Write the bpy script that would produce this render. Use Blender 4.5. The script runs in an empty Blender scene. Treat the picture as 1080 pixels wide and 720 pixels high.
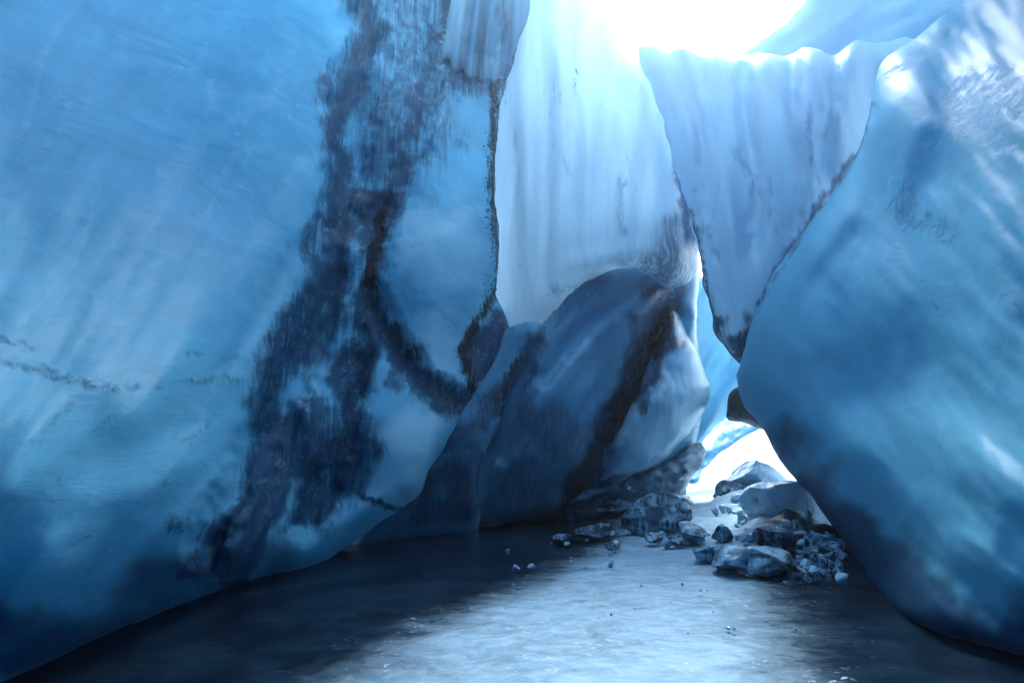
import bpy, bmesh, math, random
import numpy as np
from mathutils import Vector, noise, Matrix
from mathutils.geometry import delaunay_2d_cdt

random.seed(7)
S = bpy.context.scene
COL = S.collection
R = math.radians

# ------------------------------------------------------------------ camera
F_PX, PITCH, CAM_Z = 600.0, R(10.4), 1.2
cam_d = bpy.data.cameras.new('camera')
cam_d.sensor_width = 36.0
cam_d.lens = 36.0 * F_PX / 1080.0
cam_d.clip_start, cam_d.clip_end = 0.05, 5000
cam = bpy.data.objects.new('camera', cam_d)
cam.location = (0, 0, CAM_Z)
cam.rotation_euler = (R(90) + PITCH, 0, 0)
COL.objects.link(cam)
S.camera = cam
CT, ST = math.cos(PITCH), math.sin(PITCH)


def rays(px, py):
    px = np.asarray(px, float); py = np.asarray(py, float)
    u = (px - 540) / F_PX; v = (360 - py) / F_PX
    return np.stack([u, CT - v * ST, ST + v * CT], -1)


def at(px, py, Y):
    d = rays(px, py)
    return np.array([0, 0, CAM_Z]) + d * (np.asarray(Y) / d[..., 1])[..., None]


def heap(x, y):
    # bank of broken ice rising towards the exit along the right wall
    ax, ay, bx, by = 3.0, 6.2, 5.0, 11.0
    t = ((x - ax) * (bx - ax) + (y - ay) * (by - ay)) / ((bx - ax) ** 2 + (by - ay) ** 2)
    t = min(max(t, 0), 1); d2 = (x - ax - t * (bx - ax)) ** 2 + (y - ay - t * (by - ay)) ** 2
    return (.10 + .42 * t) * math.exp(-d2 / (.75 + .35 * t) ** 2)


def on_floor(px, py, z=0.0):
    d = rays(px, py)
    t = (z - CAM_Z) / d[2]
    return Vector((d[0] * t, d[1] * t, z))


# ------------------------------------------------------------------ world, sun
SUN_EL, SUN_AZ = R(58), R(17)
W = bpy.data.worlds.new('World'); S.world = W; W.use_nodes = True
nt = W.node_tree; nt.nodes.clear()
sky = nt.nodes.new('ShaderNodeTexSky'); sky.sky_type = 'NISHITA'; sky.sun_disc = False
sky.sun_elevation = SUN_EL; sky.sun_rotation = SUN_AZ
sky.air_density = 1.0; sky.dust_density = 0.4; sky.ozone_density = 0.0
bg = nt.nodes.new('ShaderNodeBackground'); bg.inputs['Strength'].default_value = 0.15
wo = nt.nodes.new('ShaderNodeOutputWorld')
hs = nt.nodes.new('ShaderNodeHueSaturation'); hs.inputs['Saturation'].default_value = .64; hs.inputs['Hue'].default_value = .482
nt.links.new(sky.outputs[0], hs.inputs['Color']); nt.links.new(hs.outputs[0], bg.inputs[0]); nt.links.new(bg.outputs[0], wo.inputs[0])
sd = bpy.data.lights.new('sun', 'SUN'); sd.energy = 1.1; sd.angle = R(22); sd.color = (1, .985, .96)
so = bpy.data.objects.new('sun', sd); COL.objects.link(so)
sv = Vector((math.sin(SUN_AZ) * math.cos(SUN_EL), math.cos(SUN_AZ) * math.cos(SUN_EL), math.sin(SUN_EL)))
so.rotation_euler = (-sv).to_track_quat('-Z', 'Y').to_euler()
so.location = sv * 60

S.view_settings.view_transform = 'Standard'
S.view_settings.look = 'None'
S.view_settings.gamma = 1
S.view_settings.use_curve_mapping = False
S.view_settings.exposure = 2.92
S.render.engine = 'CYCLES'
cy = S.cycles
cy.use_denoising = True
cy.use_adaptive_sampling = True
cy.adaptive_threshold = 0.03
cy.time_limit = 800
cy.max_bounces = 10; cy.diffuse_bounces = 5; cy.glossy_bounces = 4; cy.transmission_bounces = 6
cy.caustics_reflective = False; cy.caustics_refractive = False
cy.sample_clamp_indirect = 6


# ------------------------------------------------------------------ materials
class N:
    """small helper to wire shader nodes"""
    def __init__(s, name):
        s.m = bpy.data.materials.new(name); s.m.use_nodes = True
        s.t = s.m.node_tree; s.t.nodes.clear()
        s.out = s.t.nodes.new('ShaderNodeOutputMaterial')

    def n(s, typ, ins=None, **kw):
        nd = s.t.nodes.new(typ)
        for k, v in kw.items(): setattr(nd, k, v)
        for k, v in (ins or {}).items():
            if isinstance(v, bpy.types.NodeSocket): s.t.links.new(v, nd.inputs[k])
            else: nd.inputs[k].default_value = v
        return nd

    def attr(s, name): return s.n('ShaderNodeAttribute', attribute_name=name).outputs['Fac']

    def math(s, op, a, b=0.0, clamp=False):
        return s.n('ShaderNodeMath', {0: a, 1: b}, operation=op, use_clamp=clamp).outputs[0]

    def mix(s, f, a, b):
        nd = s.n('ShaderNodeMix', data_type='RGBA')
        for i, v in ((0, f), (6, a), (7, b)):
            if isinstance(v, bpy.types.NodeSocket): s.t.links.new(v, nd.inputs[i])
            else: nd.inputs[i].default_value = v if i == 0 else (*v, 1)
        return nd.outputs[2]

    def ramp(s, f, a, b):
        return s.n('ShaderNodeMapRange', {0: f, 1: a, 2: b, 3: 0.0, 4: 1.0}, interpolation_type='SMOOTHSTEP').outputs[0]

    def noise(s, vec, scale, detail=4, rough=.55, dist=0.0):
        return s.n('ShaderNodeTexNoise', {'Vector': vec, 'Scale': scale, 'Detail': detail, 'Roughness': rough, 'Distortion': dist}).outputs['Fac']

    def mapped(s, vec, rot=(0, 0, 0), scale=(1, 1, 1)):
        return s.n('ShaderNodeMapping', {'Vector': vec, 'Rotation': rot, 'Scale': scale}).outputs[0]


def ice(name, base=(.19, .60, .81), deep=(.025, .085, .16), frost_c=(.56, .77, .90), dirt_c=(.004, .011, .019),
        rot=(0, 0, 0), stretch=(1, 1, 1), rough=.42, sss=0, sss_scale=.35, bump=.5, milk=.82, translucent=0.0, spec=.4, fibre=.12, wet=0):
    """glacier ice: cloudy blue body with bubbly streaks; attributes clear / dirt / frost carry its inclusions"""
    g = N(name)
    co = g.n('ShaderNodeTexCoord').outputs['Object']
    sv_ = g.mapped(co, rot, stretch)
    n_big = g.noise(sv_, .7, 2, .5, .6)
    n_str = g.noise(sv_, 3.0, 4, .6, .8)
    n_fib = g.noise(sv_, 11.0, 5, .65, 1.2)
    n_iso = g.noise(co, 9.0, 5, .65, .4)
    n_grit = g.noise(co, 60.0, 2, .7)
    pale = g.attr('pale')
    clear, dirt, frost = g.attr('clear'), g.attr('dirt'), g.attr('frost')
    # cloudy body
    cloud = g.math('ADD', g.math('MULTIPLY', n_big, .6), g.math('MULTIPLY', n_str, .4))
    body = g.mix(g.ramp(cloud, .30, .70), tuple(b * milk for b in base), base)
    # milky bubbly ice
    pm = g.math('ADD', pale, g.math('MULTIPLY', g.math('SUBTRACT', n_str, .5), .7))
    body = g.mix(g.math('MULTIPLY', g.ramp(pm, .05, .95), g.ramp(pale, .0, .3)), body, (.42, .72, .85))
    # shade towards the foot of the cliffs, painted into the colour
    bm_ = g.math('ADD', g.attr('foot_shade'), g.math('MULTIPLY', g.math('SUBTRACT', n_str, .5), .5))
    body = g.mix(g.math('MULTIPLY', g.ramp(bm_, .05, .95), g.ramp(g.attr('foot_shade'), .0, .3)), body, tuple(d * 1.1 for d in deep))
    # clear ice with feathered edges
    fv = g.mapped(co, (R(-20), R(16), 0), (10, 5, .8))
    fl = g.noise(fv, 1.5, 5, .6, 1.0)
    cm = g.math('ADD', clear, g.math('MULTIPLY', g.math('SUBTRACT', fl, .5), 1.2))
    cm = g.math('ADD', cm, g.math('MULTIPLY', g.math('SUBTRACT', n_str, .5), .6))
    cm = g.math('MULTIPLY', g.ramp(cm, .14, .86), g.ramp(clear, .0, .4))
    deepv = g.mix(g.ramp(fl, .36, .66), tuple(d * .55 for d in deep), tuple(min(1, d * 1.35) for d in deep))
    c = g.mix(cm, body, deepv)
    # healed fractures: pale hair-thin filaments in the clear ice
    fil = g.math('SUBTRACT', 1.0, g.ramp(g.math('ABSOLUTE', g.math('SUBTRACT', fl, .5)), .0, .035))
    fil = g.math('MULTIPLY', fil, g.math('MULTIPLY', g.ramp(n_str, .48, .64), g.math('ADD', g.math('MULTIPLY', cm, g.ramp(clear, .74, .92)), .04)))
    c = g.mix(g.math('MULTIPLY', fil, .6), c, (.30, .52, .70))
    # dirt: silt and grit
    dm = g.math('ADD', dirt, g.math('MULTIPLY', g.math('SUBTRACT', n_iso, .5), 1.2))
    dm = g.math('ADD', dm, g.math('MULTIPLY', g.math('SUBTRACT', fl, .5), 1.2))
    dm = g.math('MULTIPLY', g.ramp(dm, .30, .75), g.ramp(dirt, .02, .25))
    dcol = g.mix(g.ramp(n_grit, .52, .74), dirt_c, tuple(d * 3 for d in dirt_c))
    c = g.mix(g.math('MULTIPLY', dm, .95), c, dcol)
    # frost and white bubbles
    fm = g.math('ADD', frost, g.math('MULTIPLY', g.math('SUBTRACT', n_iso, .5), 1.6))
    fm = g.math('MULTIPLY', g.ramp(fm, .35, .95), g.ramp(frost, .02, .3))
    c = g.mix(fm, c, frost_c)
    rg = g.math('ADD', g.math('MULTIPLY', n_str, .22), rough - .11)
    rg = g.math('ADD', rg, g.math('MULTIPLY', fm, .4))
    rg = g.math('SUBTRACT', rg, g.math('MULTIPLY', cm, .22), True)
    h = g.math('ADD', g.math('MULTIPLY', n_str, .12), g.math('MULTIPLY', n_big, 1.0))
    detail = g.math('ADD', g.math('MULTIPLY', cm, .08), g.math('MULTIPLY', dm, .25))
    detail = g.math('ADD', detail, .05)
    h = g.math('ADD', h, g.math('MULTIPLY', n_fib, detail))
    h = g.math('ADD', h, g.math('MULTIPLY', fl, g.math('MULTIPLY', cm, fibre)))
    h = g.math('ADD', h, g.math('MULTIPLY', g.math('MULTIPLY', n_grit, .08), g.math('ADD', dm, fm)))
    bp = g.n('ShaderNodeBump', {'Strength': bump, 'Distance': .12, 'Height': h}).outputs[0]
    p = g.n('ShaderNodeBsdfPrincipled', {'Base Color': c, 'Roughness': rg, 'IOR': 1.31, 'Normal': bp, 'Specular IOR Level': spec, 'Specular Tint': (.45, .74, 1.0, 1)})
    if sss:
        p.inputs['Subsurface Weight'].default_value = sss; p.inputs['Subsurface Scale'].default_value = sss_scale; p.inputs['Subsurface Radius'].default_value = (.35, .75, 1.0)
    o = p.outputs[0]
    if translucent:
        tr = g.n('ShaderNodeBsdfTranslucent', {'Color': c, 'Normal': bp}).outputs[0]
        o = g.n('ShaderNodeMixShader', {0: translucent, 1: o, 2: tr}).outputs[0]
    g.t.links.new(o, g.out.inputs[0])
    return g.m


M = {}
M['left'] = ice('left_ice', spec=.22, rough=.36, translucent=.35, rot=(R(-48), 0, 0), stretch=(1.5, .35, 1.6))
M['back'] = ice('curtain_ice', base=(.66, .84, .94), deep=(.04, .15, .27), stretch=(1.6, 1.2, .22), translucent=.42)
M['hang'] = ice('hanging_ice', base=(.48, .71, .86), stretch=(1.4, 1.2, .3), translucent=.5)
M['right'] = ice('right_ice', spec=.25, rough=.42, translucent=.32, rot=(R(20), 0, 0), stretch=(.8, .5, .5))
M['roof'] = ice('roof_ice', base=(.34, .58, .76), rot=(R(20), 0, 0), stretch=(.8, .5, .5), translucent=.3)
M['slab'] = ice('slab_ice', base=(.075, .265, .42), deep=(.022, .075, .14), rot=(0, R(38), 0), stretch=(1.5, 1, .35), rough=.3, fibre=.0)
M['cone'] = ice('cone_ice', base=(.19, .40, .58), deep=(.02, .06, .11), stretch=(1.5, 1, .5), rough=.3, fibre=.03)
M['fin'] = ice('fin_ice', base=(.36, .72, .88), deep=(.1, .4, .6), stretch=(1.2, 1.2, .5), rough=.15, translucent=.4)
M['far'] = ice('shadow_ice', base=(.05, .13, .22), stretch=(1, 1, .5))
M['chunk'] = ice('chunk_ice', base=(.28, .50, .66), deep=(.03, .07, .12), rough=.16, spec=.5, stretch=(3, 3, 3), bump=.35)


# ------------------------------------------------------------------ mesh helpers
def tag(o, label=None, cat=None, group=None, kind=None):
    for k, v in (('label', label), ('category', cat), ('group', group), ('kind', kind)):
        if v: o[k] = v
    return o


def spline(pts, closed=True, step=6.0):
    p = np.array(pts, float); n = len(p); out = []
    rng = range(n) if closed else range(n - 1)
    for i in rng:
        if closed: a, b, c, d = p[i - 1], p[i], p[(i + 1) % n], p[(i + 2) % n]
        else: a, b, c, d = p[max(i - 1, 0)], p[i], p[i + 1], p[min(i + 2, n - 1)]
        L = np.linalg.norm(c - b)
        # centripetal-like damping: shorten tangents on uneven spacing
        m1 = (c - a) * min(1, L / (np.linalg.norm(c - a) + 1e-6)) * .8
        m2 = (d - b) * min(1, L / (np.linalg.norm(d - b) + 1e-6)) * .8
        k = max(1, int(L / step))
        for t in np.arange(k) / k:
            t2, t3 = t * t, t ** 3
            out.append((2*t3-3*t2+1)*b + (t3-2*t2+t)*m1 + (-2*t3+3*t2)*c + (t3-t2)*m2)
    if not closed: out.append(p[-1])
    return np.array(out)


def seg_dist(P, line, closed=False):
    a = line if closed else line[:-1]
    b = np.roll(line, -1, 0) if closed else line[1:]
    best = np.full(len(P), 1e9); tpar = np.zeros(len(P))
    ab = b - a; L2 = (ab ** 2).sum(1) + 1e-9
    for i in range(len(a)):
        t = np.clip(((P - a[i]) @ ab[i]) / L2[i], 0, 1)
        d = np.linalg.norm(P - (a[i] + t[:, None] * ab[i]), axis=1)
        m = d < best
        best[m] = d[m]; tpar[m] = (i + t[m]) / len(a)
    return best, tpar


def inside(P, poly):
    x, y = P[:, 0], P[:, 1]; r = np.zeros(len(P), bool); j = len(poly) - 1
    for i in range(len(poly)):
        xi, yi = poly[i]; xj, yj = poly[j]
        c = ((yi > y) != (yj > y)) & (x < (xj - xi) * (y - yi) / (yj - yi + 1e-12) + xi)
        r ^= c; j = i
    return r


def tps(ctrl):
    c = np.array(ctrl, float); X = c[:, :2] / 300.0; f = 1.0 / c[:, 2]; n = len(c)
    def U(r2): return np.where(r2 > 1e-12, .5 * r2 * np.log(np.maximum(r2, 1e-12)), 0)
    K = U(((X[:, None] - X[None]) ** 2).sum(-1)) + np.eye(n) * 2e-3
    P = np.c_[np.ones(n), X]
    A = np.block([[K, P], [P.T, np.zeros((3, 3))]])
    w = np.linalg.solve(A, np.r_[f, 0, 0, 0])
    def ev(Q):
        q = Q / 300.0
        k = U(((q[:, None] - X[None]) ** 2).sum(-1))
        return 1.0 / np.maximum(k @ w[:n] + w[n] + q @ w[n + 1:], 1 / 60.)
    return ev


def fbm(P, octaves=4, seed=0.0):
    return np.array([noise.fractal(Vector((p[0], p[1], seed)), 1.0, 2.0, octaves) for p in P])


def smooth(x): x = np.clip(x, 0, 1); return x * x * (3 - 2 * x)


def mesh_obj(name, V, Fs, mat, parent=None, attrs=None, smooth_shade=True, origin=None):
    V = np.asarray(V, float)
    if origin is None:
        origin = np.array([(V[:, 0].min() + V[:, 0].max()) / 2, (V[:, 1].min() + V[:, 1].max()) / 2, V[:, 2].min()]) if parent is None else np.array(parent.location)
    me = bpy.data.meshes.new(name)
    me.from_pydata((V - origin).tolist(), [], Fs)
    me.update()
    for k in ('clear', 'dirt', 'frost', 'pale', 'foot_shade'):
        a = me.attributes.new(k, 'FLOAT', 'POINT')
        if attrs is not None and k in attrs: a.data.foreach_set('value', np.asarray(attrs[k], np.float32))
    bm = bmesh.new(); bm.from_mesh(me)
    bmesh.ops.recalc_face_normals(bm, faces=bm.faces)
    bm.to_mesh(me); bm.free()
    me.polygons.foreach_set('use_smooth', [smooth_shade] * len(me.polygons))
    me.materials.append(mat)
    o = bpy.data.objects.new(name, me); COL.objects.link(o)
    if parent is not None: o.parent = parent
    else: o.location = origin
    return o


def sheet(name, poly, ctrl, mat, thick=1.0, step=6.0, rim=(25, .35), waves=(), lumps=(), grooves=(), paint=(), wobble=2.0, seed=0.0, parent=None, relief=()):
    """a solid mass of ice: outline and front surface in survey coordinates (bearing, elevation, distance), grown to a closed body"""
    B = spline(poly, True, step)
    nrm = np.roll(B, -1, 0) - np.roll(B, 1, 0)
    nrm = np.stack([-nrm[:, 1], nrm[:, 0]], -1); nrm /= np.linalg.norm(nrm, axis=1)[:, None] + 1e-9
    B = B + nrm * (wobble * fbm(B / 22.0, 3, seed + 9.3))[:, None]
    x0, y0 = B.min(0); x1, y1 = B.max(0)
    pts = []
    for st, near in ((step, True), (step * 5, False)):
        xs = np.arange(x0, x1, st); ys = np.arange(y0, y1, st * .866)
        gx, gy = np.meshgrid(xs, ys); gx = gx + (np.arange(len(ys)) % 2)[:, None] * st * .5
        Q = np.stack([gx.ravel(), gy.ravel()], -1)
        fr = (Q[:, 0] > -60) & (Q[:, 0] < 1140) & (Q[:, 1] > -60) & (Q[:, 1] < 780)
        Q = Q[fr] if near else Q[~fr]
        Q = Q[inside(Q, B)]
        if len(Q):
            d, _ = seg_dist(Q, B, True)
            pts.append(Q[d > step * .6])
    I = np.concatenate(pts) if pts else np.zeros((0, 2))
    allp = np.concatenate([B, I])
    nb = len(B)
    v2, _, f2, ov, _, _ = delaunay_2d_cdt([Vector(p) for p in allp], [(i, (i + 1) % nb) for i in range(nb)], [], 1, 1e-4)
    P = np.array([tuple(v) for v in v2]); n = len(P)
    faces = [tuple(f) for f in f2]
    d, _ = seg_dist(P, B, True)
    Y = tps(ctrl)(P)
    rw, ra = rim
    t = np.clip(1 - d / rw, 0, 1)
    Y = Y + ra * (1 - np.sqrt(np.maximum(1 - t * t, 0)))
    for (cx, cy_, rx, ry, ang, dep) in lumps:
        a = R(ang); q = P - np.array([cx, cy_])
        u = (q[:, 0] * math.cos(a) + q[:, 1] * math.sin(a)) / rx; v = (-q[:, 0] * math.sin(a) + q[:, 1] * math.cos(a)) / ry
        Y = Y - dep * np.exp(-(u * u + v * v) ** 1.4)
    for (line, wd, dep) in grooves:
        dd, _ = seg_dist(P, spline(line, False, 8))
        dd = dd + wd * (.35 if dep > .15 else .08) * fbm(P / (wd * 1.2), 3, seed + 4.1)
        Y = Y + dep * smooth(1 - dd / wd)
    at_ = {k: np.zeros(n) for k in ('clear', 'dirt', 'frost', 'pale', 'foot_shade')}
    for kind, shape, wd, val in paint:
        w2 = max(wd, 5) * 1.1; P0 = P
        wx, wy = fbm(P / (w2 * 1.3), 4, seed + 31), fbm(P / (w2 * 1.3), 4, seed + 57)
        P = P + np.stack([wx, wy], -1) * w2 * (.75 if wd > 16 else .4)
        if kind.endswith('_area'):
            L = spline(shape, True, 8); dd, _ = seg_dist(P, L, True)
            dd = np.where(inside(P, L), -dd, dd)
            m = smooth(.5 - dd / wd) * val; k = kind[:-5]
        else:
            dd, _ = seg_dist(P, spline(shape, False, 8)); m = smooth(1 - dd / wd) * val; k = kind
        at_[k] = np.maximum(at_[k], m); P = P0
    for (k, ang, la, lb, amp) in relief:
        a = R(ang)
        u = (P[:, 0] * math.sin(a) - P[:, 1] * math.cos(a)) / la; v = (P[:, 0] * math.cos(a) + P[:, 1] * math.sin(a)) / lb
        f = fbm(np.stack([u, v], -1), 3, seed + 71)
        Y = Y + amp * np.maximum(at_[k] - (.35 if k == 'clear' else 0), 0) * (1.2 * np.abs(f) - .35 + .5 * f)
    for (ang, la, lb, amp, oc) in waves:       # ang: run of the ridges, la across, lb along
        a = R(ang)
        u = (P[:, 0] * math.sin(a) - P[:, 1] * math.cos(a)) / la; v = (P[:, 0] * math.cos(a) + P[:, 1] * math.sin(a)) / lb
        Y = Y + amp * fbm(np.stack([u, v], -1), oc, seed + ang)
    front = at(P[:, 0], P[:, 1], Y)
    dirs = rays(P[:, 0], P[:, 1]); dirs /= np.linalg.norm(dirs, axis=1)[:, None]
    th = thick * (.35 + .65 * smooth(d / max(rw * 1.5, 20))) * (1 + .25 * fbm(P / 90, 2, seed + 2))
    back = front + dirs * th[:, None]
    # boundary edges of the triangulation
    cnt = {}
    for f in faces:
        for i in range(len(f)):
            e = (f[i], f[(i + 1) % len(f)])
            cnt[e] = 1
    Fs = list(faces) + [tuple(i + n for i in reversed(f)) for f in faces]
    for (a, b) in cnt:
        if (b, a) not in cnt: Fs.append((b, a, a + n, b + n))
    at_ = {k: np.r_[v, v * 0] for k, v in at_.items()}
    return mesh_obj(name, np.r_[front, back], Fs, mat, parent, at_)


# ------------------------------------------------------------------ the ice masses
def streaks(n, box, ang, spread, lmin, lmax, seed, kind='pale', wmin=5, wmax=16, val=.4):
    r = random.Random(seed); out = []
    for _ in range(n):
        x, y = r.uniform(box[0], box[2]), r.uniform(box[1], box[3]); a = R(ang + r.gauss(0, spread)); L = r.uniform(lmin, lmax)
        dx, dy = math.cos(a) * L / 2, math.sin(a) * L / 2; b = r.uniform(-.12, .12) * L
        out.append((kind, [(x - dx, y - dy), (x + b * math.sin(a), y - b * math.cos(a)), (x + dx, y + dy)], r.uniform(wmin, wmax), val * r.uniform(.6, 1.2)))
    return out


BAND = [(395, -60), (380, 60), (368, 150), (360, 215), (345, 290), (325, 360), (300, 420), (265, 490), (215, 575)]
BAND2 = [(400, 220), (392, 290), (380, 350), (372, 420), (350, 490), (320, 550)]
FORK = [(395, 310), (420, 365), (445, 400), (480, 425)]
left = sheet('ice_cliff',
    [(-320, -300), (0, -300), (300, -300), (575, -300), (562, -60), (552, 30), (533, 90), (524, 140), (522, 200), (527, 260), (524, 312), (536, 340), (540, 372), (512, 410),
     (486, 440), (470, 468), (452, 496), (444, 518), (428, 532), (398, 552), (370, 574), (322, 600), (270, 612), (210, 633), (150, 655), (95, 678), (30, 716), (-100, 790), (-320, 830)],
    [(-300, -300, 3.0), (-300, 360, 2.2), (-300, 800, 2.4), (0, -300, 5.6), (0, 0, 4.7), (0, 200, 3.75), (0, 400, 2.95), (0, 500, 2.75), (0, 600, 2.82), (0, 700, 3.15),
     (200, -300, 7.2), (200, 0, 6.4), (200, 200, 5.3), (200, 400, 4.2), (185, 490, 3.8), (200, 570, 4.1), (210, 632, 4.75),
     (340, -300, 7.5), (340, 0, 7.2), (330, 200, 6.6), (310, 350, 6.2), (300, 480, 5.9), (320, 600, 6.0),
     (400, 0, 8.2), (400, 200, 7.8), (400, 350, 7.3), (400, 450, 6.9), (405, 545, 7.0), (470, 0, 9.0), (470, 150, 8.6), (470, 250, 8.1), (460, 330, 7.9), (450, 420, 7.5), (446, 510, 7.3),
     (540, 0, 10), (522, 150, 9.4), (520, 300, 9), (500, 420, 8.4), (560, -300, 10.5)],
    M['left'], thick=1.6, step=3.4, rim=(26, .5), seed=1.0, relief=(('clear', -72, 8, 90, .10), ('clear', -62, 22, 110, .12), ('dirt', -70, 7, 40, .08)),
    waves=((-55, 80, 300, .07, 2), (-58, 26, 160, .008, 2), (0, 130, 130, .06, 2)),
    lumps=((430, 490, 50, 70, 20, .35), (470, 280, 45, 70, 10, .35), (450, 130, 40, 90, 15, .25), (445, 385, 22, 45, 0, .12), (340, 455, 30, 40, 20, .15), (360, 560, 60, 25, -30, .2), (240, 330, 70, 120, 35, .12)),
    grooves=((BAND, 34, .34), (BAND2, 26, .22), (FORK, 22, .25), ([(470, -40), (455, 90), (430, 180), (402, 235)], 26, .2),
             ([(-20, 720), (90, 620), (190, 530), (280, 445)], 34, .07), ([(-20, 600), (90, 500), (180, 460), (260, 400)], 44, .06), ([(60, 700), (150, 600), (250, 520)], 26, .05), ([(240, 390), (290, 300), (340, 240)], 16, .07)),
    paint=(('pale_area', [(415, 430), (455, 440), (470, 470), (445, 520), (400, 555), (370, 540), (385, 480)], 40, .8), ('pale_area', [(440, 230), (500, 220), (505, 300), (470, 330), (430, 320), (420, 270)], 50, .7), ('pale_area', [(420, 340), (480, 335), (480, 400), (450, 400)], 26, .6), ('pale', [(250, 390), (300, 300), (340, 240)], 30, .45), ('pale', [(330, 160), (300, 230), (240, 320)], 40, .35),
           ('clear', BAND, 62, .85), ('clear', BAND2, 46, .9), ('clear', FORK, 34, .95), ('dirt', BAND2, 24, .30), ('dirt', FORK, 15, .42),
           ('clear_area', [(385, -60), (560, -60), (545, 80), (500, 120), (440, 200), (400, 240), (365, 200), (375, 80)], 70, .58),
           *streaks(18, (-20, 20, 330, 470), -56, 5, 80, 240, 3, wmin=8, wmax=26, val=.32), *streaks(10, (0, 420, 240, 640), -44, 6, 60, 200, 4, 'clear', 5, 14, .3),
           ('foot_shade_area', [(-60, 660), (120, 600), (230, 570), (330, 560), (330, 620), (200, 660), (0, 760)], 110, .8), ('clear_area', [(300, 430), (370, 430), (350, 540), (300, 600), (210, 632), (190, 600), (250, 520)], 60, .85),  # first mask paints the shade along the cliff's foot
           ('clear', [(470, -40), (462, 60), (440, 130), (402, 225)], 28, .75), ('dirt', [(404, 228), (395, 262), (388, 300)], 13, .95),
           ('dirt', [(468, 84), (460, 108)], 8, .5),
           ('clear', [(-20, 372), (50, 392), (120, 408), (200, 402), (300, 398)], 13, .42), ('clear', [(-10, 352), (40, 366)], 14, .35), ('clear', [(190, 368), (230, 376), (270, 378)], 9, .35),
           ('clear', [(360, 512), (400, 530), (432, 540)], 7, .8),
           ('dirt', [(528, -20), (520, 180), (526, 300), (500, 345), (490, 372), (500, 410)], 12, .75),
           ('clear_area', [(520, 320), (540, 345), (535, 380), (505, 410), (490, 380), (497, 345)], 22, .9),
           ('frost', [(295, 440), (318, 425)], 14, .6), ('frost', [(60, 100), (74, 108)], 14, .62), ('frost', [(184, 84), (194, 66)], 7, .55), ('frost', [(246, 146), (262, 122)], 7, .5), ('frost', [(300, 132), (318, 106)], 6, .5),  # short frost strokes on the upper wall are painted glints
           ('frost', [(212, 60), (218, 45)], 6, .5), ('frost', [(42, 0), (48, 14)], 8, .6), ('frost', [(470, 20), (468, 70)], 16, .5), ('frost', [(520, 0), (510, 80)], 18, .42)))
tag(left, 'broad smooth blue ice cliff on the left, streaked by a dark dirty band', 'ice cliff')

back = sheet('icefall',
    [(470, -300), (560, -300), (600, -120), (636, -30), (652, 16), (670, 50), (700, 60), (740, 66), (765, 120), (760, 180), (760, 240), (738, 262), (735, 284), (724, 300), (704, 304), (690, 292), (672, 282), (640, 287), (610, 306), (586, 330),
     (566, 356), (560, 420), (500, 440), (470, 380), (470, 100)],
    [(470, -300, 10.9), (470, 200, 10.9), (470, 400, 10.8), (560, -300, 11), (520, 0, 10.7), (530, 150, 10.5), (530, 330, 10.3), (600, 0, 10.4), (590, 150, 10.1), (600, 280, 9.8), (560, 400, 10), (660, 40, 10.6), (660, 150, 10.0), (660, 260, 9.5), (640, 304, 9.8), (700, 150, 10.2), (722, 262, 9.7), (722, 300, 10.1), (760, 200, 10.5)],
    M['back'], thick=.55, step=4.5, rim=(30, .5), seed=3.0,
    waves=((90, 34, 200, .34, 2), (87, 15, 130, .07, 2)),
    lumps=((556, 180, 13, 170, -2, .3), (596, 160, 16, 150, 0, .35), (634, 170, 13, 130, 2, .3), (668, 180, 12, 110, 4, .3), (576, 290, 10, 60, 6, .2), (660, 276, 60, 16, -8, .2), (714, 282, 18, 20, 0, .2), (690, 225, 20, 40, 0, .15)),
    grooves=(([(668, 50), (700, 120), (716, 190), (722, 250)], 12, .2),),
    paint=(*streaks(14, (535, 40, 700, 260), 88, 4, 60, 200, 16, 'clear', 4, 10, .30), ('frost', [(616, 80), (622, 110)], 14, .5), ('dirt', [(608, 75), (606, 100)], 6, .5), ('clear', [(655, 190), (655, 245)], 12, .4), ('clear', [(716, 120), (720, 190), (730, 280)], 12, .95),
           ('clear_area', [(600, 300), (640, 272), (690, 250), (742, 240), (740, 310), (680, 312), (640, 300), (570, 350)], 70, .62)))  # rim mask paints the shade under the icefall's lower edge
tag(back, 'pale glowing icefall with vertical folds below the bright roof opening', 'icefall')

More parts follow.
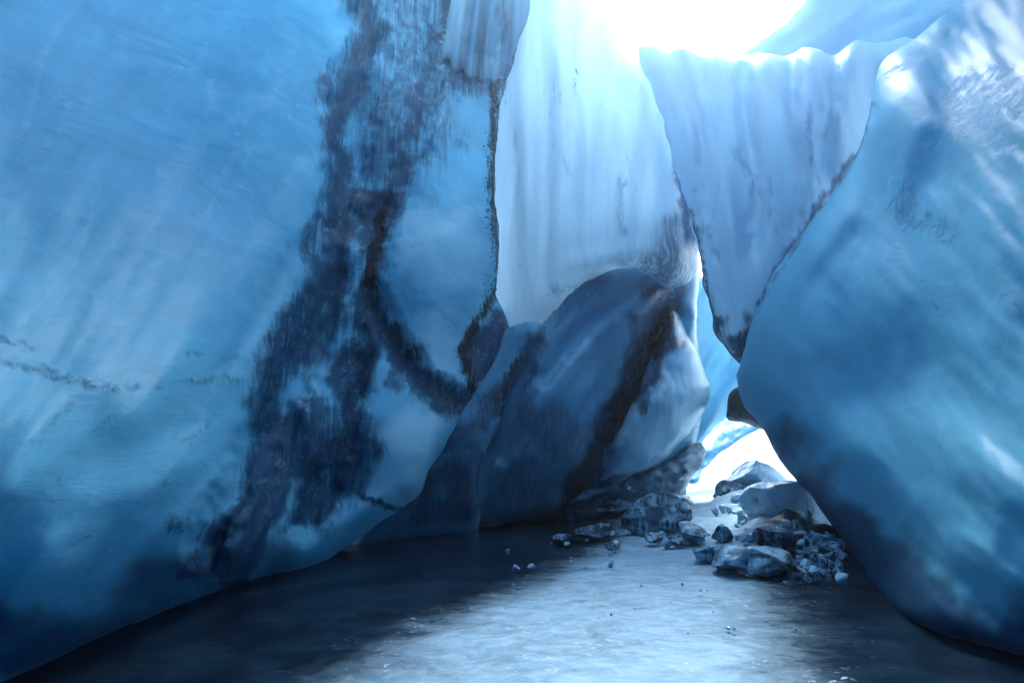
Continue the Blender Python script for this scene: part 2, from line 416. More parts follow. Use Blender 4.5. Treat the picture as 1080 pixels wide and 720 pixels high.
hang = sheet('hanging_ice',
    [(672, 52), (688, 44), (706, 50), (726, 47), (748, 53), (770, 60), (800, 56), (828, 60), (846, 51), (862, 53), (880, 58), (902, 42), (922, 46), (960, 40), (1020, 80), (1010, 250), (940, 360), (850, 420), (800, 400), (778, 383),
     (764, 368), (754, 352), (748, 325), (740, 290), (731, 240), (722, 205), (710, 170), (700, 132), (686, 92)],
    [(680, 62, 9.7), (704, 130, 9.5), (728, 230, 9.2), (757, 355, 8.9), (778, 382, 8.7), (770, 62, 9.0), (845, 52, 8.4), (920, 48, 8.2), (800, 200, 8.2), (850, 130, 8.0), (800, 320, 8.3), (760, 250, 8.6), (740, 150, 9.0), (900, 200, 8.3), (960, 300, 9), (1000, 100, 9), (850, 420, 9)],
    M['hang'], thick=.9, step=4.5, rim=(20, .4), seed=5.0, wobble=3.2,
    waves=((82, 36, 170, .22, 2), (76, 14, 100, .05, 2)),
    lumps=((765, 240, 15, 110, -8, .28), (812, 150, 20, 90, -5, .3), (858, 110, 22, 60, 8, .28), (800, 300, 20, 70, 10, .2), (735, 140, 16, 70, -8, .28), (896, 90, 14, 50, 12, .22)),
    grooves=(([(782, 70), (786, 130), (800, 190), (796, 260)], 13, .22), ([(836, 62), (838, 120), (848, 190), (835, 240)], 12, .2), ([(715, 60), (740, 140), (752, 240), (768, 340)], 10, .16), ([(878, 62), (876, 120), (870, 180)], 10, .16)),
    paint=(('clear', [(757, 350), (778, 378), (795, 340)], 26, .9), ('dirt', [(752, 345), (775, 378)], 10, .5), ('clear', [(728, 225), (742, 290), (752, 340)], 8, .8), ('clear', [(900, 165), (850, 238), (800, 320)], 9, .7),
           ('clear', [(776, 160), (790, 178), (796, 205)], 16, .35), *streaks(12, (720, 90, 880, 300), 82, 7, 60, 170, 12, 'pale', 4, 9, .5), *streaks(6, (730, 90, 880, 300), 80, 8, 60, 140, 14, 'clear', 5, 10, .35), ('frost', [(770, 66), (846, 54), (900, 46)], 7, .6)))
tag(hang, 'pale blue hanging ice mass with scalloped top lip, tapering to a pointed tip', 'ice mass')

right = sheet('ice_cliff',
    [(780, 385), (776, 396), (786, 428), (803, 452), (830, 494), (860, 528), (888, 568), (906, 602), (928, 632), (962, 656), (1012, 674), (1084, 694), (1260, 750), (1420, 760), (1420, -300), (1120, -300),
     (1040, -40), (1012, 2), (962, 42), (930, 66), (918, 108), (905, 158), (880, 199), (850, 240), (820, 282), (800, 322), (790, 352)],
    [(780, 390, 8.0), (800, 320, 7.7), (850, 240, 7.3), (905, 160, 6.8), (925, 80, 6.8), (1015, 0, 6.3), (1120, -300, 6), (1400, -300, 4),
     (803, 452, 7.8), (860, 530, 7.2), (906, 602, 6.1), (960, 655, 4.4), (1080, 692, 3.55), (1250, 740, 2.8),
     (815, 420, 7.1), (890, 480, 5.65), (970, 545, 4.45), (1070, 612, 3.35),
     (850, 370, 6.5), (900, 290, 6.0), (1000, 200, 5.1), (1000, 400, 4.55), (1080, 100, 4.4), (1080, 300, 3.85), (1080, 480, 3.5), (920, 420, 5.6), (1250, 0, 3.5), (1250, 300, 3.0), (1250, 550, 2.75), (1400, 300, 2.2), (1400, 740, 2.3)],
    M['right'], thick=1.6, step=4.5, rim=(14, .22), seed=7.0,
    waves=((70, 100, 240, .07, 2), (48, 40, 150, .035, 3), (62, 20, 46, .016, 2), (0, 130, 130, .07, 2)),
    grooves=(([(800, 440), (880, 500), (970, 580), (1090, 660)], 40, .12), ([(905, 250), (890, 330), (905, 420)], 22, .05), ([(985, 150), (960, 260), (980, 380)], 24, .05)),
    lumps=((955, 115, 36, 60, 0, .22), (905, 330, 60, 60, 0, .1), (870, 250, 16, 60, 35, .15), (1010, 480, 90, 30, 35, .12)),
    paint=(*streaks(9, (820, 120, 1080, 500), 58, 9, 80, 220, 6, wmin=8, wmax=24, val=.25), *streaks(8, (800, 150, 1080, 500), 40, 20, 30, 90, 8, 'clear', 4, 9, .35), ('foot_shade_area', [(800, 462), (870, 500), (960, 572), (1040, 622), (1100, 655), (1200, 700), (1200, 760), (900, 690)], 50, .85), ('frost_area', [(975, 95), (1000, 75), (1060, 60), (1090, 65), (1090, 140), (1040, 150), (985, 140)], 34, .62), ('frost', [(930, 80), (975, 62)], 12, .75), ('frost', [(985, 150), (940, 190)], 24, .5), ('frost', [(940, 180), (915, 230), (880, 290)], 10, .35),  # foot mask paints the undercut's shade along the lower edge
           ('frost', [(1030, 146), (1052, 132)], 8, .8), ('clear_area', [(955, 200), (1010, 210), (1000, 260), (930, 260)], 40, .3),
           ('frost', [(806, 432), (826, 452), (860, 478)], 4, .35), ('clear', [(920, 108), (905, 158), (850, 240), (800, 322)], 5, .6)))  # thin frost line is a painted highlight on the lower edge
tag(right, 'massive smooth blue ice cliff on the right, overhanging the floor, frosty near its top', 'ice cliff')

roof = sheet('ice_overhang',
    [(840, -300), (1180, -300), (1100, -60), (1060, 30), (980, 110), (900, 110), (800, 90), (772, 70), (800, 42), (846, 2), (858, -80)],
    [(840, -300, 8.0), (1180, -300, 7.6), (1060, 0, 9.0), (850, 0, 10.0), (780, 70, 11.5), (920, 50, 10.2), (980, 110, 10.4), (950, -100, 9)],
    M['roof'], thick=.8, step=6, rim=(18, .3), seed=11.0, waves=((-25, 30, 120, .08, 3),))
tag(roof, 'sloping blue roof slab above the scalloped lip, edging the bright opening', 'ice overhang')

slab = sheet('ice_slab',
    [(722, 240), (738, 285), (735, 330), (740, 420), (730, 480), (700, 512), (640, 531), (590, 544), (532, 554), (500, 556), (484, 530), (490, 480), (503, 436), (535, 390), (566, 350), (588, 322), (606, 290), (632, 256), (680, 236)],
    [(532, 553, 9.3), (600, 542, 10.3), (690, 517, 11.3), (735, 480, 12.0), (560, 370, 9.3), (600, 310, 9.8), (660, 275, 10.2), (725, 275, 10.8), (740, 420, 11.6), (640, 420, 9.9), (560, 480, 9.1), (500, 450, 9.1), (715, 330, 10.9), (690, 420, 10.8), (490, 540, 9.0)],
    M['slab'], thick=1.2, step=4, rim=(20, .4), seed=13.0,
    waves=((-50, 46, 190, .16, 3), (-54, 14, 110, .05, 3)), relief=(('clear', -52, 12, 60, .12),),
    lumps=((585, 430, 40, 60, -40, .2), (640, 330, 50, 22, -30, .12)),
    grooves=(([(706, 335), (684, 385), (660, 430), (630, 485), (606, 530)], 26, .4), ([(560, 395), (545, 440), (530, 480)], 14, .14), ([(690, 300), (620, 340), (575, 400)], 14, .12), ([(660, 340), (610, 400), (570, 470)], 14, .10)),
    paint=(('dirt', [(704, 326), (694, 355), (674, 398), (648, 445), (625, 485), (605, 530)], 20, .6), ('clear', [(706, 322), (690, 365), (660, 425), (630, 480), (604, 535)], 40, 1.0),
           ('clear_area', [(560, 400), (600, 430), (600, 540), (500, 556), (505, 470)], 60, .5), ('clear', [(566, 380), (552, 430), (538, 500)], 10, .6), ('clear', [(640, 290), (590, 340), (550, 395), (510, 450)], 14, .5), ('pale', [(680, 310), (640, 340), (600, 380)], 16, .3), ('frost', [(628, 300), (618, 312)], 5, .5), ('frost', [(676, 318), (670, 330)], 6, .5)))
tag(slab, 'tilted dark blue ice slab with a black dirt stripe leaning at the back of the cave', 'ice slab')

cone = sheet('ice_cone',
    [(707, 322), (716, 334), (726, 352), (738, 378), (749, 408), (748, 424), (738, 440), (722, 462), (704, 482), (684, 498), (650, 508), (632, 508), (640, 480), (660, 440), (680, 395), (692, 356), (699, 334)],
    [(707, 324, 10.6), (749, 415, 11.2), (700, 420, 9.9), (640, 505, 10.3), (690, 495, 10.7), (680, 390, 10.3), (735, 440, 11.0), (680, 460, 10.0)],
    M['cone'], thick=.9, step=3.5, rim=(22, .45), seed=47.0, waves=((-60, 24, 90, .10, 3), (0, 14, 14, .03, 3)), relief=(('clear', -60, 8, 22, .16),),
    paint=(('dirt', [(706, 324), (702, 345), (692, 372)], 17, .75), ('clear', [(708, 326), (712, 350), (694, 385), (670, 420)], 22, .8), ('pale_area', [(720, 390), (745, 415), (700, 470), (650, 500), (680, 440)], 40, .55), ('frost', [(705, 400), (712, 406)], 5, .5)))
tag(cone, 'pale cone shaped ice hump with a dirty black tip, right of the black dirt stripe', 'ice hump')

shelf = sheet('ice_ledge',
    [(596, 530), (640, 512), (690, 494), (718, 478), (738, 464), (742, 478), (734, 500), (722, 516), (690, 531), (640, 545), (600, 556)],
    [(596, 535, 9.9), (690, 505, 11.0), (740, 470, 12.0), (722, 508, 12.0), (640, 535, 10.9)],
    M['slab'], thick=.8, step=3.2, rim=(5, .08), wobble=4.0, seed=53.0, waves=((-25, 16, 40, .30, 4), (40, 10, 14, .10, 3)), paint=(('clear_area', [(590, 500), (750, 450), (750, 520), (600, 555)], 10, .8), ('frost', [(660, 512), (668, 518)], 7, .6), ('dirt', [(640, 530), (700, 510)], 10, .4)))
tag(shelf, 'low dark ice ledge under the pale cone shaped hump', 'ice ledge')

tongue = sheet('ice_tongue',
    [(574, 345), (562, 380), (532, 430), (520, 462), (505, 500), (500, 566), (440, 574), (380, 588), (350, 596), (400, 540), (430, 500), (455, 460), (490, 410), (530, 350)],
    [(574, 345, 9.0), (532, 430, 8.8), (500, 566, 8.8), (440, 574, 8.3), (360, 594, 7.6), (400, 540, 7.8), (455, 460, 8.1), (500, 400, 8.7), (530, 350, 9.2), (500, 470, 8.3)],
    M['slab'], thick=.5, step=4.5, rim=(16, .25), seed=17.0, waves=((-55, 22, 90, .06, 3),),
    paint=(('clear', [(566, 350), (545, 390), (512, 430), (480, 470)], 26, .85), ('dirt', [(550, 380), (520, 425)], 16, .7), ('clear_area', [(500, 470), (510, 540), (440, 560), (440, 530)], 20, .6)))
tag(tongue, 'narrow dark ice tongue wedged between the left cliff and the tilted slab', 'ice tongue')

fin = sheet('ice_fin',
    [(690, 292), (715, 296), (740, 290), (756, 318), (770, 345), (790, 372), (806, 392), (796, 412), (774, 434), (752, 450), (742, 468), (736, 492), (729, 504), (724, 492), (724, 460), (700, 430), (690, 360)],
    [(690, 292, 12.6), (740, 290, 13.4), (752, 350, 13.3), (806, 392, 13.8), (772, 432, 13.8), (736, 492, 13.6), (724, 460, 13.0), (700, 430, 12.8), (740, 400, 13.2)],
    M['fin'], thick=.16, step=3.5, rim=(10, .15), seed=19.0, waves=((-60, 16, 80, .30, 3),), wobble=3.5,
    paint=(('frost', [(748, 425), (728, 470)], 5, .6),))
tag(fin, 'thin bright cyan ice fin glowing beside the cave exit', 'ice fin')

wedge = sheet('dark_rock',
    [(772, 412), (790, 405), (830, 440), (840, 480), (806, 452), (796, 449), (782, 446), (768, 444), (766, 436)],
    [(772, 412, 12.4), (830, 440, 12.2), (840, 480, 12.2), (768, 444, 12.8), (796, 449, 12.6)],
    M['far'], thick=.8, step=3.5, rim=(8, .2), seed=23.0, waves=((20, 12, 18, .15, 3),), wobble=2.5, paint=(('dirt_area', [(740, 390), (850, 390), (850, 490), (740, 490)], 8, 1.0),))
tag(wedge, 'black rock wedged high in the cave exit above the white light', 'rock')

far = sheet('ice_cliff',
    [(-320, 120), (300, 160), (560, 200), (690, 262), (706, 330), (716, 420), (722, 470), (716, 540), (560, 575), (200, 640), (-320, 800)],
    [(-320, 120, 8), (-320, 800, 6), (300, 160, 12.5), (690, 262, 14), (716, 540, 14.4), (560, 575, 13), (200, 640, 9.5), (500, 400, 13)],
    M['far'], thick=1.2, step=9, rim=(12, .3), seed=29.0, waves=((0, 60, 60, .2, 3),))  # backdrop added behind the gaps to keep light from leaking in
tag(far, 'dark ice backdrop behind the tilted slab, added to stop light leaking in', 'ice cliff')
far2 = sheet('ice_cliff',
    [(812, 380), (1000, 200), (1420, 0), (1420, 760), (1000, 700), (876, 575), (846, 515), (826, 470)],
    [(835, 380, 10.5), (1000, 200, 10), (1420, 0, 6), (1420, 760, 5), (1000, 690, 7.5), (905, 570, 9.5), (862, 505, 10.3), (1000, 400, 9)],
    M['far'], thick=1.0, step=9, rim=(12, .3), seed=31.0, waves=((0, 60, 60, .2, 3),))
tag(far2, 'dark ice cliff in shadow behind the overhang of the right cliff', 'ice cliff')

# ------------------------------------------------------------------ ground
def ground():
    ys = np.r_[np.linspace(-12, 1.5, 20), 1.5 * (1.018 ** np.arange(1, 300))]
    ys = ys[ys < 320]
    xs = np.sinh(np.linspace(-4.6, 4.6, 221)) * 3.0
    gx, gy = np.meshgrid(xs, ys)
    X, Yv = gx.ravel(), gy.ravel()
    z = np.array([.05 * noise.fractal(Vector((x * .35, y * .35, 3.)), 1, 2, 4) + .012 * noise.fractal(Vector((x * 2.2, y * 1.1, 8.)), 1, 2, 3) if y < 40 else 0 for x, y in zip(X, Yv)])
    z -= .05
    # sides rise under the walls; snow bank right of the exit
    hp = np.array([heap(x, y) if 3 < y < 16 and 0 < x < 9 else 0 for x, y in zip(X, Yv)])
    z += hp * np.array([1 + .9 * noise.fractal(Vector((x * 2.2, y * 2.2, 1.)), 1, 2, 4) if h > .01 else 1 for x, y, h in zip(X, Yv, hp)])
    ny, nx = len(ys), len(xs)
    Fs = [(j * nx + i, j * nx + i + 1, (j + 1) * nx + i + 1, (j + 1) * nx + i) for j in range(ny - 1) for i in range(nx - 1)]
    # path from the camera to the exit: frost, with the opening's reflection painted in
    line = np.array([on_floor(*p)[:2] for p in ((600, 760), (610, 690), (640, 650), (680, 610), (722, 570), (745, 545), (755, 525))])
    d, t = seg_dist(np.stack([X, Yv], -1), spline(line, False, .3))
    wid = np.interp(Yv, [2, 3.5, 5, 6, 8, 12, 20], [1.9, 1.55, 1.4, 1.1, 1.3, 2.0, 4])
    fr = smooth((1.5 - d / wid) / 1.2) ** 1.3
    fr = np.maximum(fr, smooth((Yv - 13) / 4))
    fr = np.maximum(fr, .75 * np.clip(hp * 4, 0, 1) * np.clip((Yv - 7) / 2, 0, 1))
    return X, Yv, z, Fs, fr


g = N('floor_ice')
co = g.n('ShaderNodeTexCoord').outputs['Object']
st = g.mapped(co, (0, 0, R(8)), (.8, 1.3, 1))
n1 = g.noise(st, 1.6, 8, .62, .6); n2 = g.noise(co, 2.2, 8, .6, .3); n3 = g.noise(co, 26, 5, .65); n4 = g.noise(st, 7, 8, .7, .8)
fr = g.attr('frost')
fm = g.math('ADD', fr, g.math('MULTIPLY', g.math('SUBTRACT', n1, .5), 1.2))
fm = g.math('ADD', fm, g.math('MULTIPLY', g.math('SUBTRACT', n4, .5), .75))
fm = g.math('MULTIPLY', g.ramp(fm, .1, 1.15), g.ramp(fr, .0, .95))
wet = g.mix(g.ramp(n2, .35, .65), (.003, .009, .018), (.010, .026, .046))
c = g.mix(fm, wet, g.mix(g.ramp(n4, .3, .7), (.24, .42, .54), (.38, .54, .64)))
rg = g.math('ADD', g.math('MULTIPLY', fm, .25), g.math('ADD', g.math('MULTIPLY', n1, .25), .08))
crumb = g.math('MULTIPLY', g.ramp(g.noise(co, 17, 3, .7), .60, .68), g.math('MULTIPLY', g.ramp(fr, .0, .6), g.ramp(n2, .45, .62)))
c = g.mix(g.math('MULTIPLY', crumb, .8), c, (.62, .74, .83))
h = g.math('ADD', g.math('MULTIPLY', n1, .5), g.math('ADD', g.math('MULTIPLY', n4, .5), g.math('MULTIPLY', n3, .12)))
h = g.math('ADD', h, g.math('MULTIPLY', crumb, .3))
bp = g.n('ShaderNodeBump', {'Strength': .3, 'Distance': .04, 'Height': h}).outputs[0]
p = g.n('ShaderNodeBsdfPrincipled', {'Base Color': c, 'Roughness': rg, 'IOR': 1.31, 'Normal': bp, 'Specular IOR Level': .14, 'Specular Tint': (.5, .76, 1.0, 1)})
g.t.links.new(p.outputs[0], g.out.inputs[0])
X, Yv, z, Fs, frm = ground()
flo = mesh_obj('ground', np.stack([X, Yv, z], -1), Fs, g.m, None, {'frost': frm}, origin=np.zeros(3))  # frost mask, with the painted floor reflection in it
tag(flo, 'frozen cave floor of dark wet ice with a bright path of frost and painted reflection leading to the snow outside', 'ground', None, 'structure')


# ------------------------------------------------------------------ unseen roof and walls round the viewer, added to hold back light
def block(name, x0, x1, y0, y1, z0, z1, mat, n=26, amp=.35, seed=0.):
    bm = bmesh.new()
    bmesh.ops.create_cube(bm, size=1)
    bmesh.ops.subdivide_edges(bm, edges=bm.edges, cuts=n, use_grid_fill=True)
    V = []
    for v in bm.verts:
        p = Vector((x0 + (v.co.x + .5) * (x1 - x0), y0 + (v.co.y + .5) * (y1 - y0), z0 + (v.co.z + .5) * (z1 - z0)))
        V.append(p + noise.noise_vector(p * .35 + Vector((seed, 0, 0))) * amp)
    bm.verts.ensure_lookup_table(); bm.verts.index_update()
    Fs = [tuple(v.index for v in f.verts) for f in bm.faces]; bm.free()
    return mesh_obj(name, np.array([tuple(v) for v in V]), Fs, mat)


tag(block('roof_blocker', -9, 9, -9, 4.6, 7.6, 9.2, M['left'], seed=2.), 'unseen ice roof over the viewer, added to cut sky light', None, None, 'structure')
tag(block('roof_blocker', 2.6, 9, 4.3, 6.4, 8.1, 9.4, M['left'], seed=12.), 'unseen ice roof above the right cliff, added to block sun', None, None, 'structure')
tag(block('rear_blocker', -9, 9, -9.5, -7.5, -.4, 9, M['left'], seed=5.), 'unseen ice wall behind the viewer, added to cut light', None, None, 'structure')
tag(block('left_blocker', -6.5, -4.2, -9, 2.4, -.4, 9, M['left'], seed=6.), 'unseen ice wall left of the viewer, added to cut light', None, None, 'structure')
tag(block('right_blocker', 4.2, 6.5, -9, 2.6, -.4, 9, M['left'], seed=8.), 'unseen ice wall left of the viewer, added to cut light', None, None, 'structure')

# ------------------------------------------------------------------ parts frozen into the ice
from mathutils.bvhtree import BVHTree


def bvh(o):
    mw = Matrix.Translation(o.location)
    return BVHTree.FromPolygons([mw @ v.co for v in o.data.vertices], [tuple(p.vertices) for p in o.data.polygons])


def grit(parent, name, lines, n, mat, seed, smin=.5, smax=1.8):
    """pebbles and sand frozen along a seam, one mesh"""
    rnd = random.Random(seed); T = bvh(parent); V, Fs = [], []
    for line, wd, share in lines:
        L = spline(line, False, 3)
        for _ in range(int(n * share)):
            c = L[rnd.randrange(len(L))]
            q = (c[0] + rnd.gauss(0, wd * .42), c[1] + rnd.gauss(0, wd * .42))
            d = Vector(rays(*q)).normalized()
            hit = T.ray_cast(Vector((0, 0, CAM_Z)), d)
            if hit[0] is None: continue
            r = rnd.uniform(smin, smax) * hit[3] / F_PX * (1.6 if rnd.random() < .08 else 1)
            b = len(V)
            for k in ((1, 0, 0), (-1, 0, 0), (0, 1, 0), (0, -1, 0), (0, 0, 1), (0, 0, -1)):
                v = Vector(k) * r * rnd.uniform(.5, 1.2) + Vector((rnd.uniform(-.3, .3) * r,) * 3)
                V.append(tuple(hit[0] + d * r * .35 + v))
            for f in ((0, 2, 4), (2, 1, 4), (1, 3, 4), (3, 0, 4), (2, 0, 5), (1, 2, 5), (3, 1, 5), (0, 3, 5)):
                Fs.append(tuple(b + i for i in f))
    return tag(mesh_obj(name, np.array(V), Fs, mat, parent, None, False), kind='stuff')


g = N('grit')
co = g.n('ShaderNodeTexCoord').outputs['Object']
c = g.mix(g.ramp(g.noise(co, 40, 2), .4, .65), (.004, .012, .021), (.012, .034, .058))
p = g.n('ShaderNodeBsdfPrincipled', {'Base Color': c, 'Roughness': .28, 'IOR': 1.4, 'Specular Tint': (.45, .74, 1.0, 1)})
g.t.links.new(p.outputs[0], g.out.inputs[0])
M['grit'] = g.m
SEAM = [(536, -30), (528, 60), (521, 150), (519, 230), (524, 290), (510, 330), (495, 355), (490, 380), (500, 412)]
grit(left, 'grit_seam', [(SEAM, 9, .45), (FORK, 13, .2), (BAND2, 20, .2), ([(552, 0), (545, 40), (534, 75)], 8, .15)], 4600, M['grit'], 3, .35, 1.25)
grit(slab, 'dirt_stripe', [([(696, 350), (676, 395), (655, 435)], 12, .6), ([(655, 435), (628, 480), (608, 525)], 14, .4)], 800, M['grit'], 4, .35, 1.3)

grit(cone, 'dirt_cap', [([(707, 325), (704, 342), (694, 368)], 11, 1.)], 500, M['grit'], 6, .35, 1.2)
M['fringe'] = ice('fringe_ice', base=(.10, .36, .56), deep=(.02, .08, .16), rot=(0, R(-4), 0), stretch=(5, 4, .3), rough=.2, spec=.12, bump=.3, translucent=.5)
fringe = sheet('ice_fringe',
    [(480, -60), (566, -60), (560, 0), (553, 30), (543, 52), (538, 70), (531, 85), (526, 83), (520, 90), (514, 85), (507, 89), (501, 82), (494, 85), (488, 74), (481, 77), (474, 62), (467, 66), (470, 30), (476, 0)],
    [(476, -60, 8.9), (564, -60, 9.9), (545, 50, 9.35), (525, 88, 9.1), (468, 58, 8.65), (500, 20, 8.9), (500, 84, 8.85)],
    M['fringe'], thick=.12, step=3, rim=(9, .06), seed=37.0, waves=((97, 9, 140, .22, 2), (99, 20, 100, .14, 2)), parent=left,
    paint=(('clear', [(540, -40), (528, 40)], 16, .5), ('pale_area', [(498, 60), (536, 56), (532, 95), (496, 92)], 22, .4), ('pale_area', [(474, -40), (498, -40), (490, 60), (478, 80), (464, 70)], 14, .5), ('frost', [(500, 80), (516, 86), (534, 80)], 9, .55)))
fringe['label'] = 'glassy fluted ice fringe with bright ribs'

ledge = sheet('snow_ledge',
    [(722, 506), (728, 484), (744, 458), (768, 440), (800, 438), (812, 448), (800, 453), (784, 462), (762, 476), (748, 489), (740, 495), (736, 508)],
    [(722, 506, 15.5), (744, 458, 17.5), (768, 440, 18.5), (762, 470, 17), (786, 458, 17.5), (812, 448, 18), (740, 494, 16)],
    M['slab'], thick=2.0, step=3.5, rim=(6, .2), seed=41.0, waves=((-40, 9, 20, .25, 3),), wobble=2.0, paint=(('frost', [(726, 490), (760, 455), (800, 441)], 9, .8), ('frost', [(740, 494), (790, 458)], 5, .6)))  # dark slab colour stands in for the ledge's shaded side
tag(ledge, 'snowy ice ledge slanting up across the bright cave exit', 'ice ledge')


# ------------------------------------------------------------------ loose ice and stones on the floor
def chunk(name, px, py, wpx, hpx, seed, label, cat, group=None, deep=1.0, cuts=9, dirt=0.0, clear=.4, frost=.6, sub=4, sink=.12, ax=1.0, peak=0., smoothness=False, turn=0., crange=(.45, .82)):
    rnd = random.Random(seed)
    base = on_floor(px, py, 0.0)
    k = base.y / F_PX
    base.y += wpx * k * .35 * deep
    base.z += heap(base.x, base.y) * .65
    bm = bmesh.new(); bmesh.ops.create_icosphere(bm, subdivisions=sub, radius=1)
    planes = []
    for _ in range(cuts):
        n = Vector((rnd.gauss(0, 1), rnd.gauss(0, 1), rnd.gauss(.15, .8))).normalized()
        planes.append((n, rnd.uniform(*crange)))
    off = Vector((rnd.uniform(0, 50),) * 3)
    for v in bm.verts:
        p = v.co.copy()
        for n, d in planes:
            e = p.dot(n) - d
            if e > 0: p -= n * e
        p += p.normalized() * (noise.fractal(p * 1.6 + off, 1, 2, 3) * .07 + noise.fractal(p * 6 + off, 1, 2, 3) * .04)
        if peak and p.z > 0: p.x *= 1 - peak * min(1, p.z); p.y *= 1 - peak * min(1, p.z)
        v.co = p
    zs = [v.co.z for v in bm.verts]; xs = [v.co.x for v in bm.verts]
    sx = wpx * k / (max(xs) - min(xs)); H = hpx * k; sz = H * (1 + sink) / (max(zs) - min(zs)); z0 = min(zs)
    fl, V, Fs = [], [], []
    bm.normal_update(); bm.verts.index_update()
    cl, di, fr = [], [], []
    for v in bm.verts:
        q = Vector((v.co.x * sx, v.co.y * sx * deep, (v.co.z - z0) * sz - H * sink))
        q.rotate(Matrix.Rotation(turn, 3, 'Z'))
        V.append(tuple(base + q))
        n_ = noise.fractal(v.co * 2.2 + off, 1, 2, 3)
        fr.append(frost * max(0, min(1, (v.normal.z - .25) * 1.6 + n_ * .5)))
        di.append(dirt * max(0, min(1, .6 + n_ * .9)))
        cl.append(clear * max(0, min(1, .6 - n_ * .9)))
    Fs = [tuple(v.index for v in f.verts) for f in bm.faces]; bm.free()
    o = mesh_obj(name, np.array(V), Fs, M['chunk'], None, {'clear': cl, 'dirt': di, 'frost': fr})
    if not smoothness:
        o.data.set_sharp_from_angle(angle=R(32))
    tag(o, label, cat, group)
    return o


chunk('ice_boulder', 702, 563, 74, 40, 11, 'large dark ice boulder with a frosty top, left of the bright path', 'ice boulder', dirt=.6, clear=.9, frost=.5, cuts=7)
chunk('ice_boulder', 733, 574, 30, 20, 12, 'rough crumbly ice lump leaning on the right side of the large dark boulder', 'ice boulder', dirt=.6, clear=.5, frost=.8, cuts=14)
chunk('rock', 774, 535, 34, 21, 13, 'rounded dark rock in the middle of the exit path', 'rock', dirt=.7, clear=.9, frost=.2, cuts=6)
chunk('ice_mound', 812, 535, 62, 42, 14, 'peaked ice mound with a dark stony tip against the white exit', 'ice mound', dirt=.35, clear=.35, frost=.5, cuts=6, peak=.55, deep=1.2)
chunk('rock', 806, 512, 22, 20, 19, 'small black rock capping the peaked mound at the exit', 'rock', dirt=1.0, clear=.5, frost=.1, cuts=8, sub=3).location.z += .1
chunk('ice_mound', 852, 566, 84, 40, 18, 'broad rounded snowy ice mound tucked against the right cliff beside the exit', 'ice mound', clear=.45, frost=.55, dirt=.25, cuts=16, deep=1.3, sink=.5, crange=(.62, .95))
chunk('ice_block', 814, 610, 62, 25, 16, 'long dark ice block with a sharp bright ridge, nearest on the path edge', 'ice block', dirt=.45, clear=.8, frost=.35, cuts=8, deep=.8)
chunk('ice_block', 780, 606, 40, 25, 17, 'glassy ice block touching the left end of the long dark block', 'ice block', dirt=.25, clear=.7, frost=.5, cuts=9)
chunk('ice_block', 746, 594, 30, 15, 21, 'small dark ice block with a pale window, leftmost of the near blocks', 'ice block', dirt=.6, clear=.8, frost=.4, cuts=10)
chunk('ice_block', 826, 590, 44, 26, 22, 'dirty pointed ice block behind the long dark block', 'ice block', dirt=.8, clear=.8, frost=.2, cuts=9)
chunk('rock', 716, 577, 20, 10, 23, 'small dark rock in front of the large dark boulder', 'rock', dirt=.9, clear=.5, frost=.3, sub=3)
chunk('rock', 690, 572, 18, 9, 24, 'small dark rock at the left foot of the large dark boulder', 'rock', dirt=.9, clear=.5, frost=.3, sub=3)
chunk('ice_slab', 628, 569, 50, 15, 25, 'low flat dark ice slab lying in the shade left of the path', 'ice slab', dirt=.8, clear=.9, frost=.1, cuts=8)
chunk('ice_slab', 594, 572, 20, 8, 26, 'tiny dark ice slab left of the low flat slab', 'ice slab', dirt=.8, clear=.9, frost=.1, cuts=8, sub=3)
chunk('ice_block', 648, 580, 18, 9, 27, 'small glinting ice block in the shade just right of the low flat slab', 'ice block', dirt=.4, clear=.9, frost=.4, cuts=10, sub=3)
chunk('ice_mound', 640, 541, 60, 18, 28, 'low dark ice mound at the foot of the tilted slab', 'ice mound', dirt=.5, clear=.9, frost=.2, cuts=5)
chunk('ice_mound', 668, 531, 34, 14, 29, 'small rounded ice mound with a bright tip at the foot of the tilted slab', 'ice mound', dirt=.2, clear=.8, frost=.7, cuts=4)

rnd = random.Random(5)


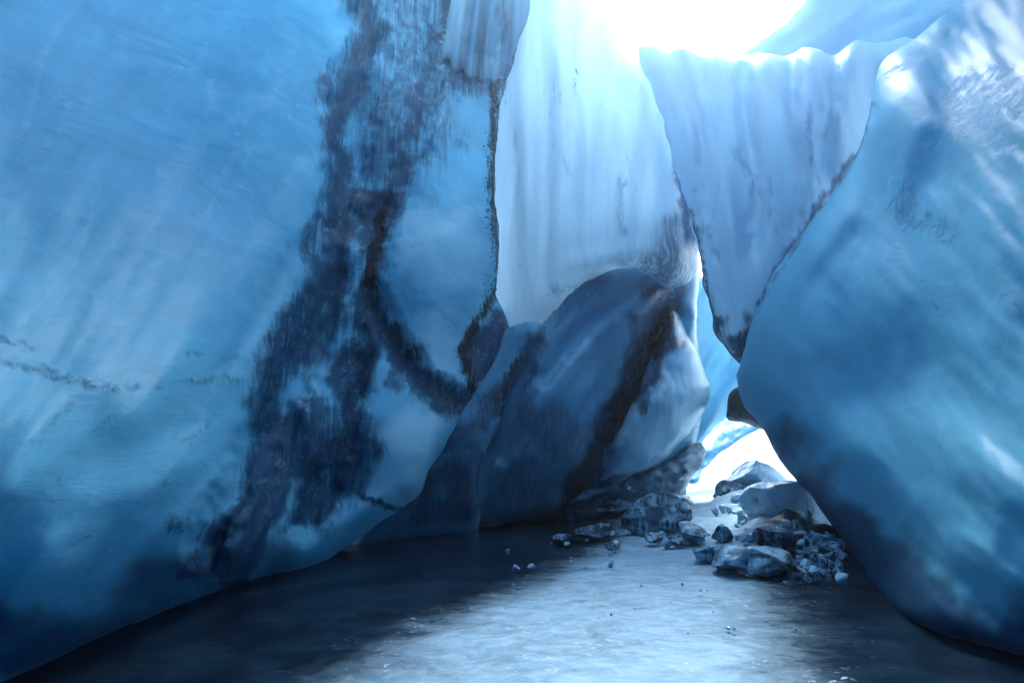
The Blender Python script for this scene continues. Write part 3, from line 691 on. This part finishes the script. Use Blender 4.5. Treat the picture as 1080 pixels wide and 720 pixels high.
def fragments(n, cx, cy, sx, sy, smin, smax, label, group, dirt):
    protos = []
    for i in range(n):
        x, y = rnd.gauss(cx, sx), rnd.gauss(cy, sy)
        x, y = min(max(x, cx - 1.7 * sx), cx + (.8 if cx > 860 else 1.7) * sx), min(max(y, cy - 1.7 * sy), cy + 1.4 * sy)
        w = smin + (smax - smin) * rnd.random() ** 2
        if i < 8:
            o = chunk('ice_fragment', x, y, w, w * rnd.uniform(.5, .9), 100 + i + int(cx), label, 'ice fragment', group, dirt=dirt * rnd.random(), clear=.9 * rnd.random(), frost=.45 * rnd.random(), cuts=12, sub=3, crange=(.3, .7), sink=.3)
            protos.append((o, w, on_floor(x, y).y))
        else:
            po, pw, py_ = protos[i % 8]
            o = po.copy(); COL.objects.link(o)
            b = on_floor(x, y); b.z += heap(b.x, b.y) * .65; o.location = b
            f = (w / pw) * (b.y / py_); o.scale = (f, f, f)
            o.rotation_euler = (0, 0, rnd.uniform(0, 6.28))
            o.location.z -= .02 * f


fragments(150, 868, 594, 24, 14, 3, 12, 'small glinting fragment in the dark rubble heap against the foot of the right cliff', 'ice fragments heaped by the right cliff', .8)
fragments(90, 830, 574, 40, 19, 5, 19, 'jagged broken ice lump in the low heap between the exit path and the right cliff', 'broken ice lumps heaped beside the exit path', .9)
fragments(26, 722, 568, 18, 8, 4, 12, 'small broken ice fragment scattered round the large dark boulder', 'ice fragments around the large boulder', .7)
fragments(30, 785, 560, 26, 14, 3, 11, 'small dark ice fragment lying on the bright path towards the exit', 'ice fragments on the exit path', .8)
fragments(16, 690, 645, 110, 28, 1.5, 5, 'tiny ice crumb lying on the open floor in the foreground', 'ice crumbs on the foreground floor', .8)
fragments(14, 620, 585, 50, 10, 2, 8, 'tiny ice fragment on the dark floor left of the path', 'ice fragments on the dark floor', .8)

# ------------------------------------------------------------------ bright mist in the cave air
vm = bpy.data.materials.new('haze'); vm.use_nodes = True; vm.node_tree.nodes.clear()
pv = vm.node_tree.nodes.new('ShaderNodeVolumePrincipled'); vo = vm.node_tree.nodes.new('ShaderNodeOutputMaterial')
pv.inputs['Density'].default_value = .0075; pv.inputs['Anisotropy'].default_value = .8; pv.inputs['Color'].default_value = (.72, .87, 1, 1)
vm.node_tree.links.new(pv.outputs[0], vo.inputs['Volume'])
bm = bmesh.new(); bmesh.ops.create_cube(bm, size=1)
for v in bm.verts: v.co = Vector((v.co.x * 700, 150 + v.co.y * 400, -1.5 + (v.co.z + .5) * 26))
me = bpy.data.meshes.new('haze'); bm.to_mesh(me); bm.free(); me.materials.append(vm)
hz = bpy.data.objects.new('haze', me); COL.objects.link(hz); hz['kind'] = 'stuff'
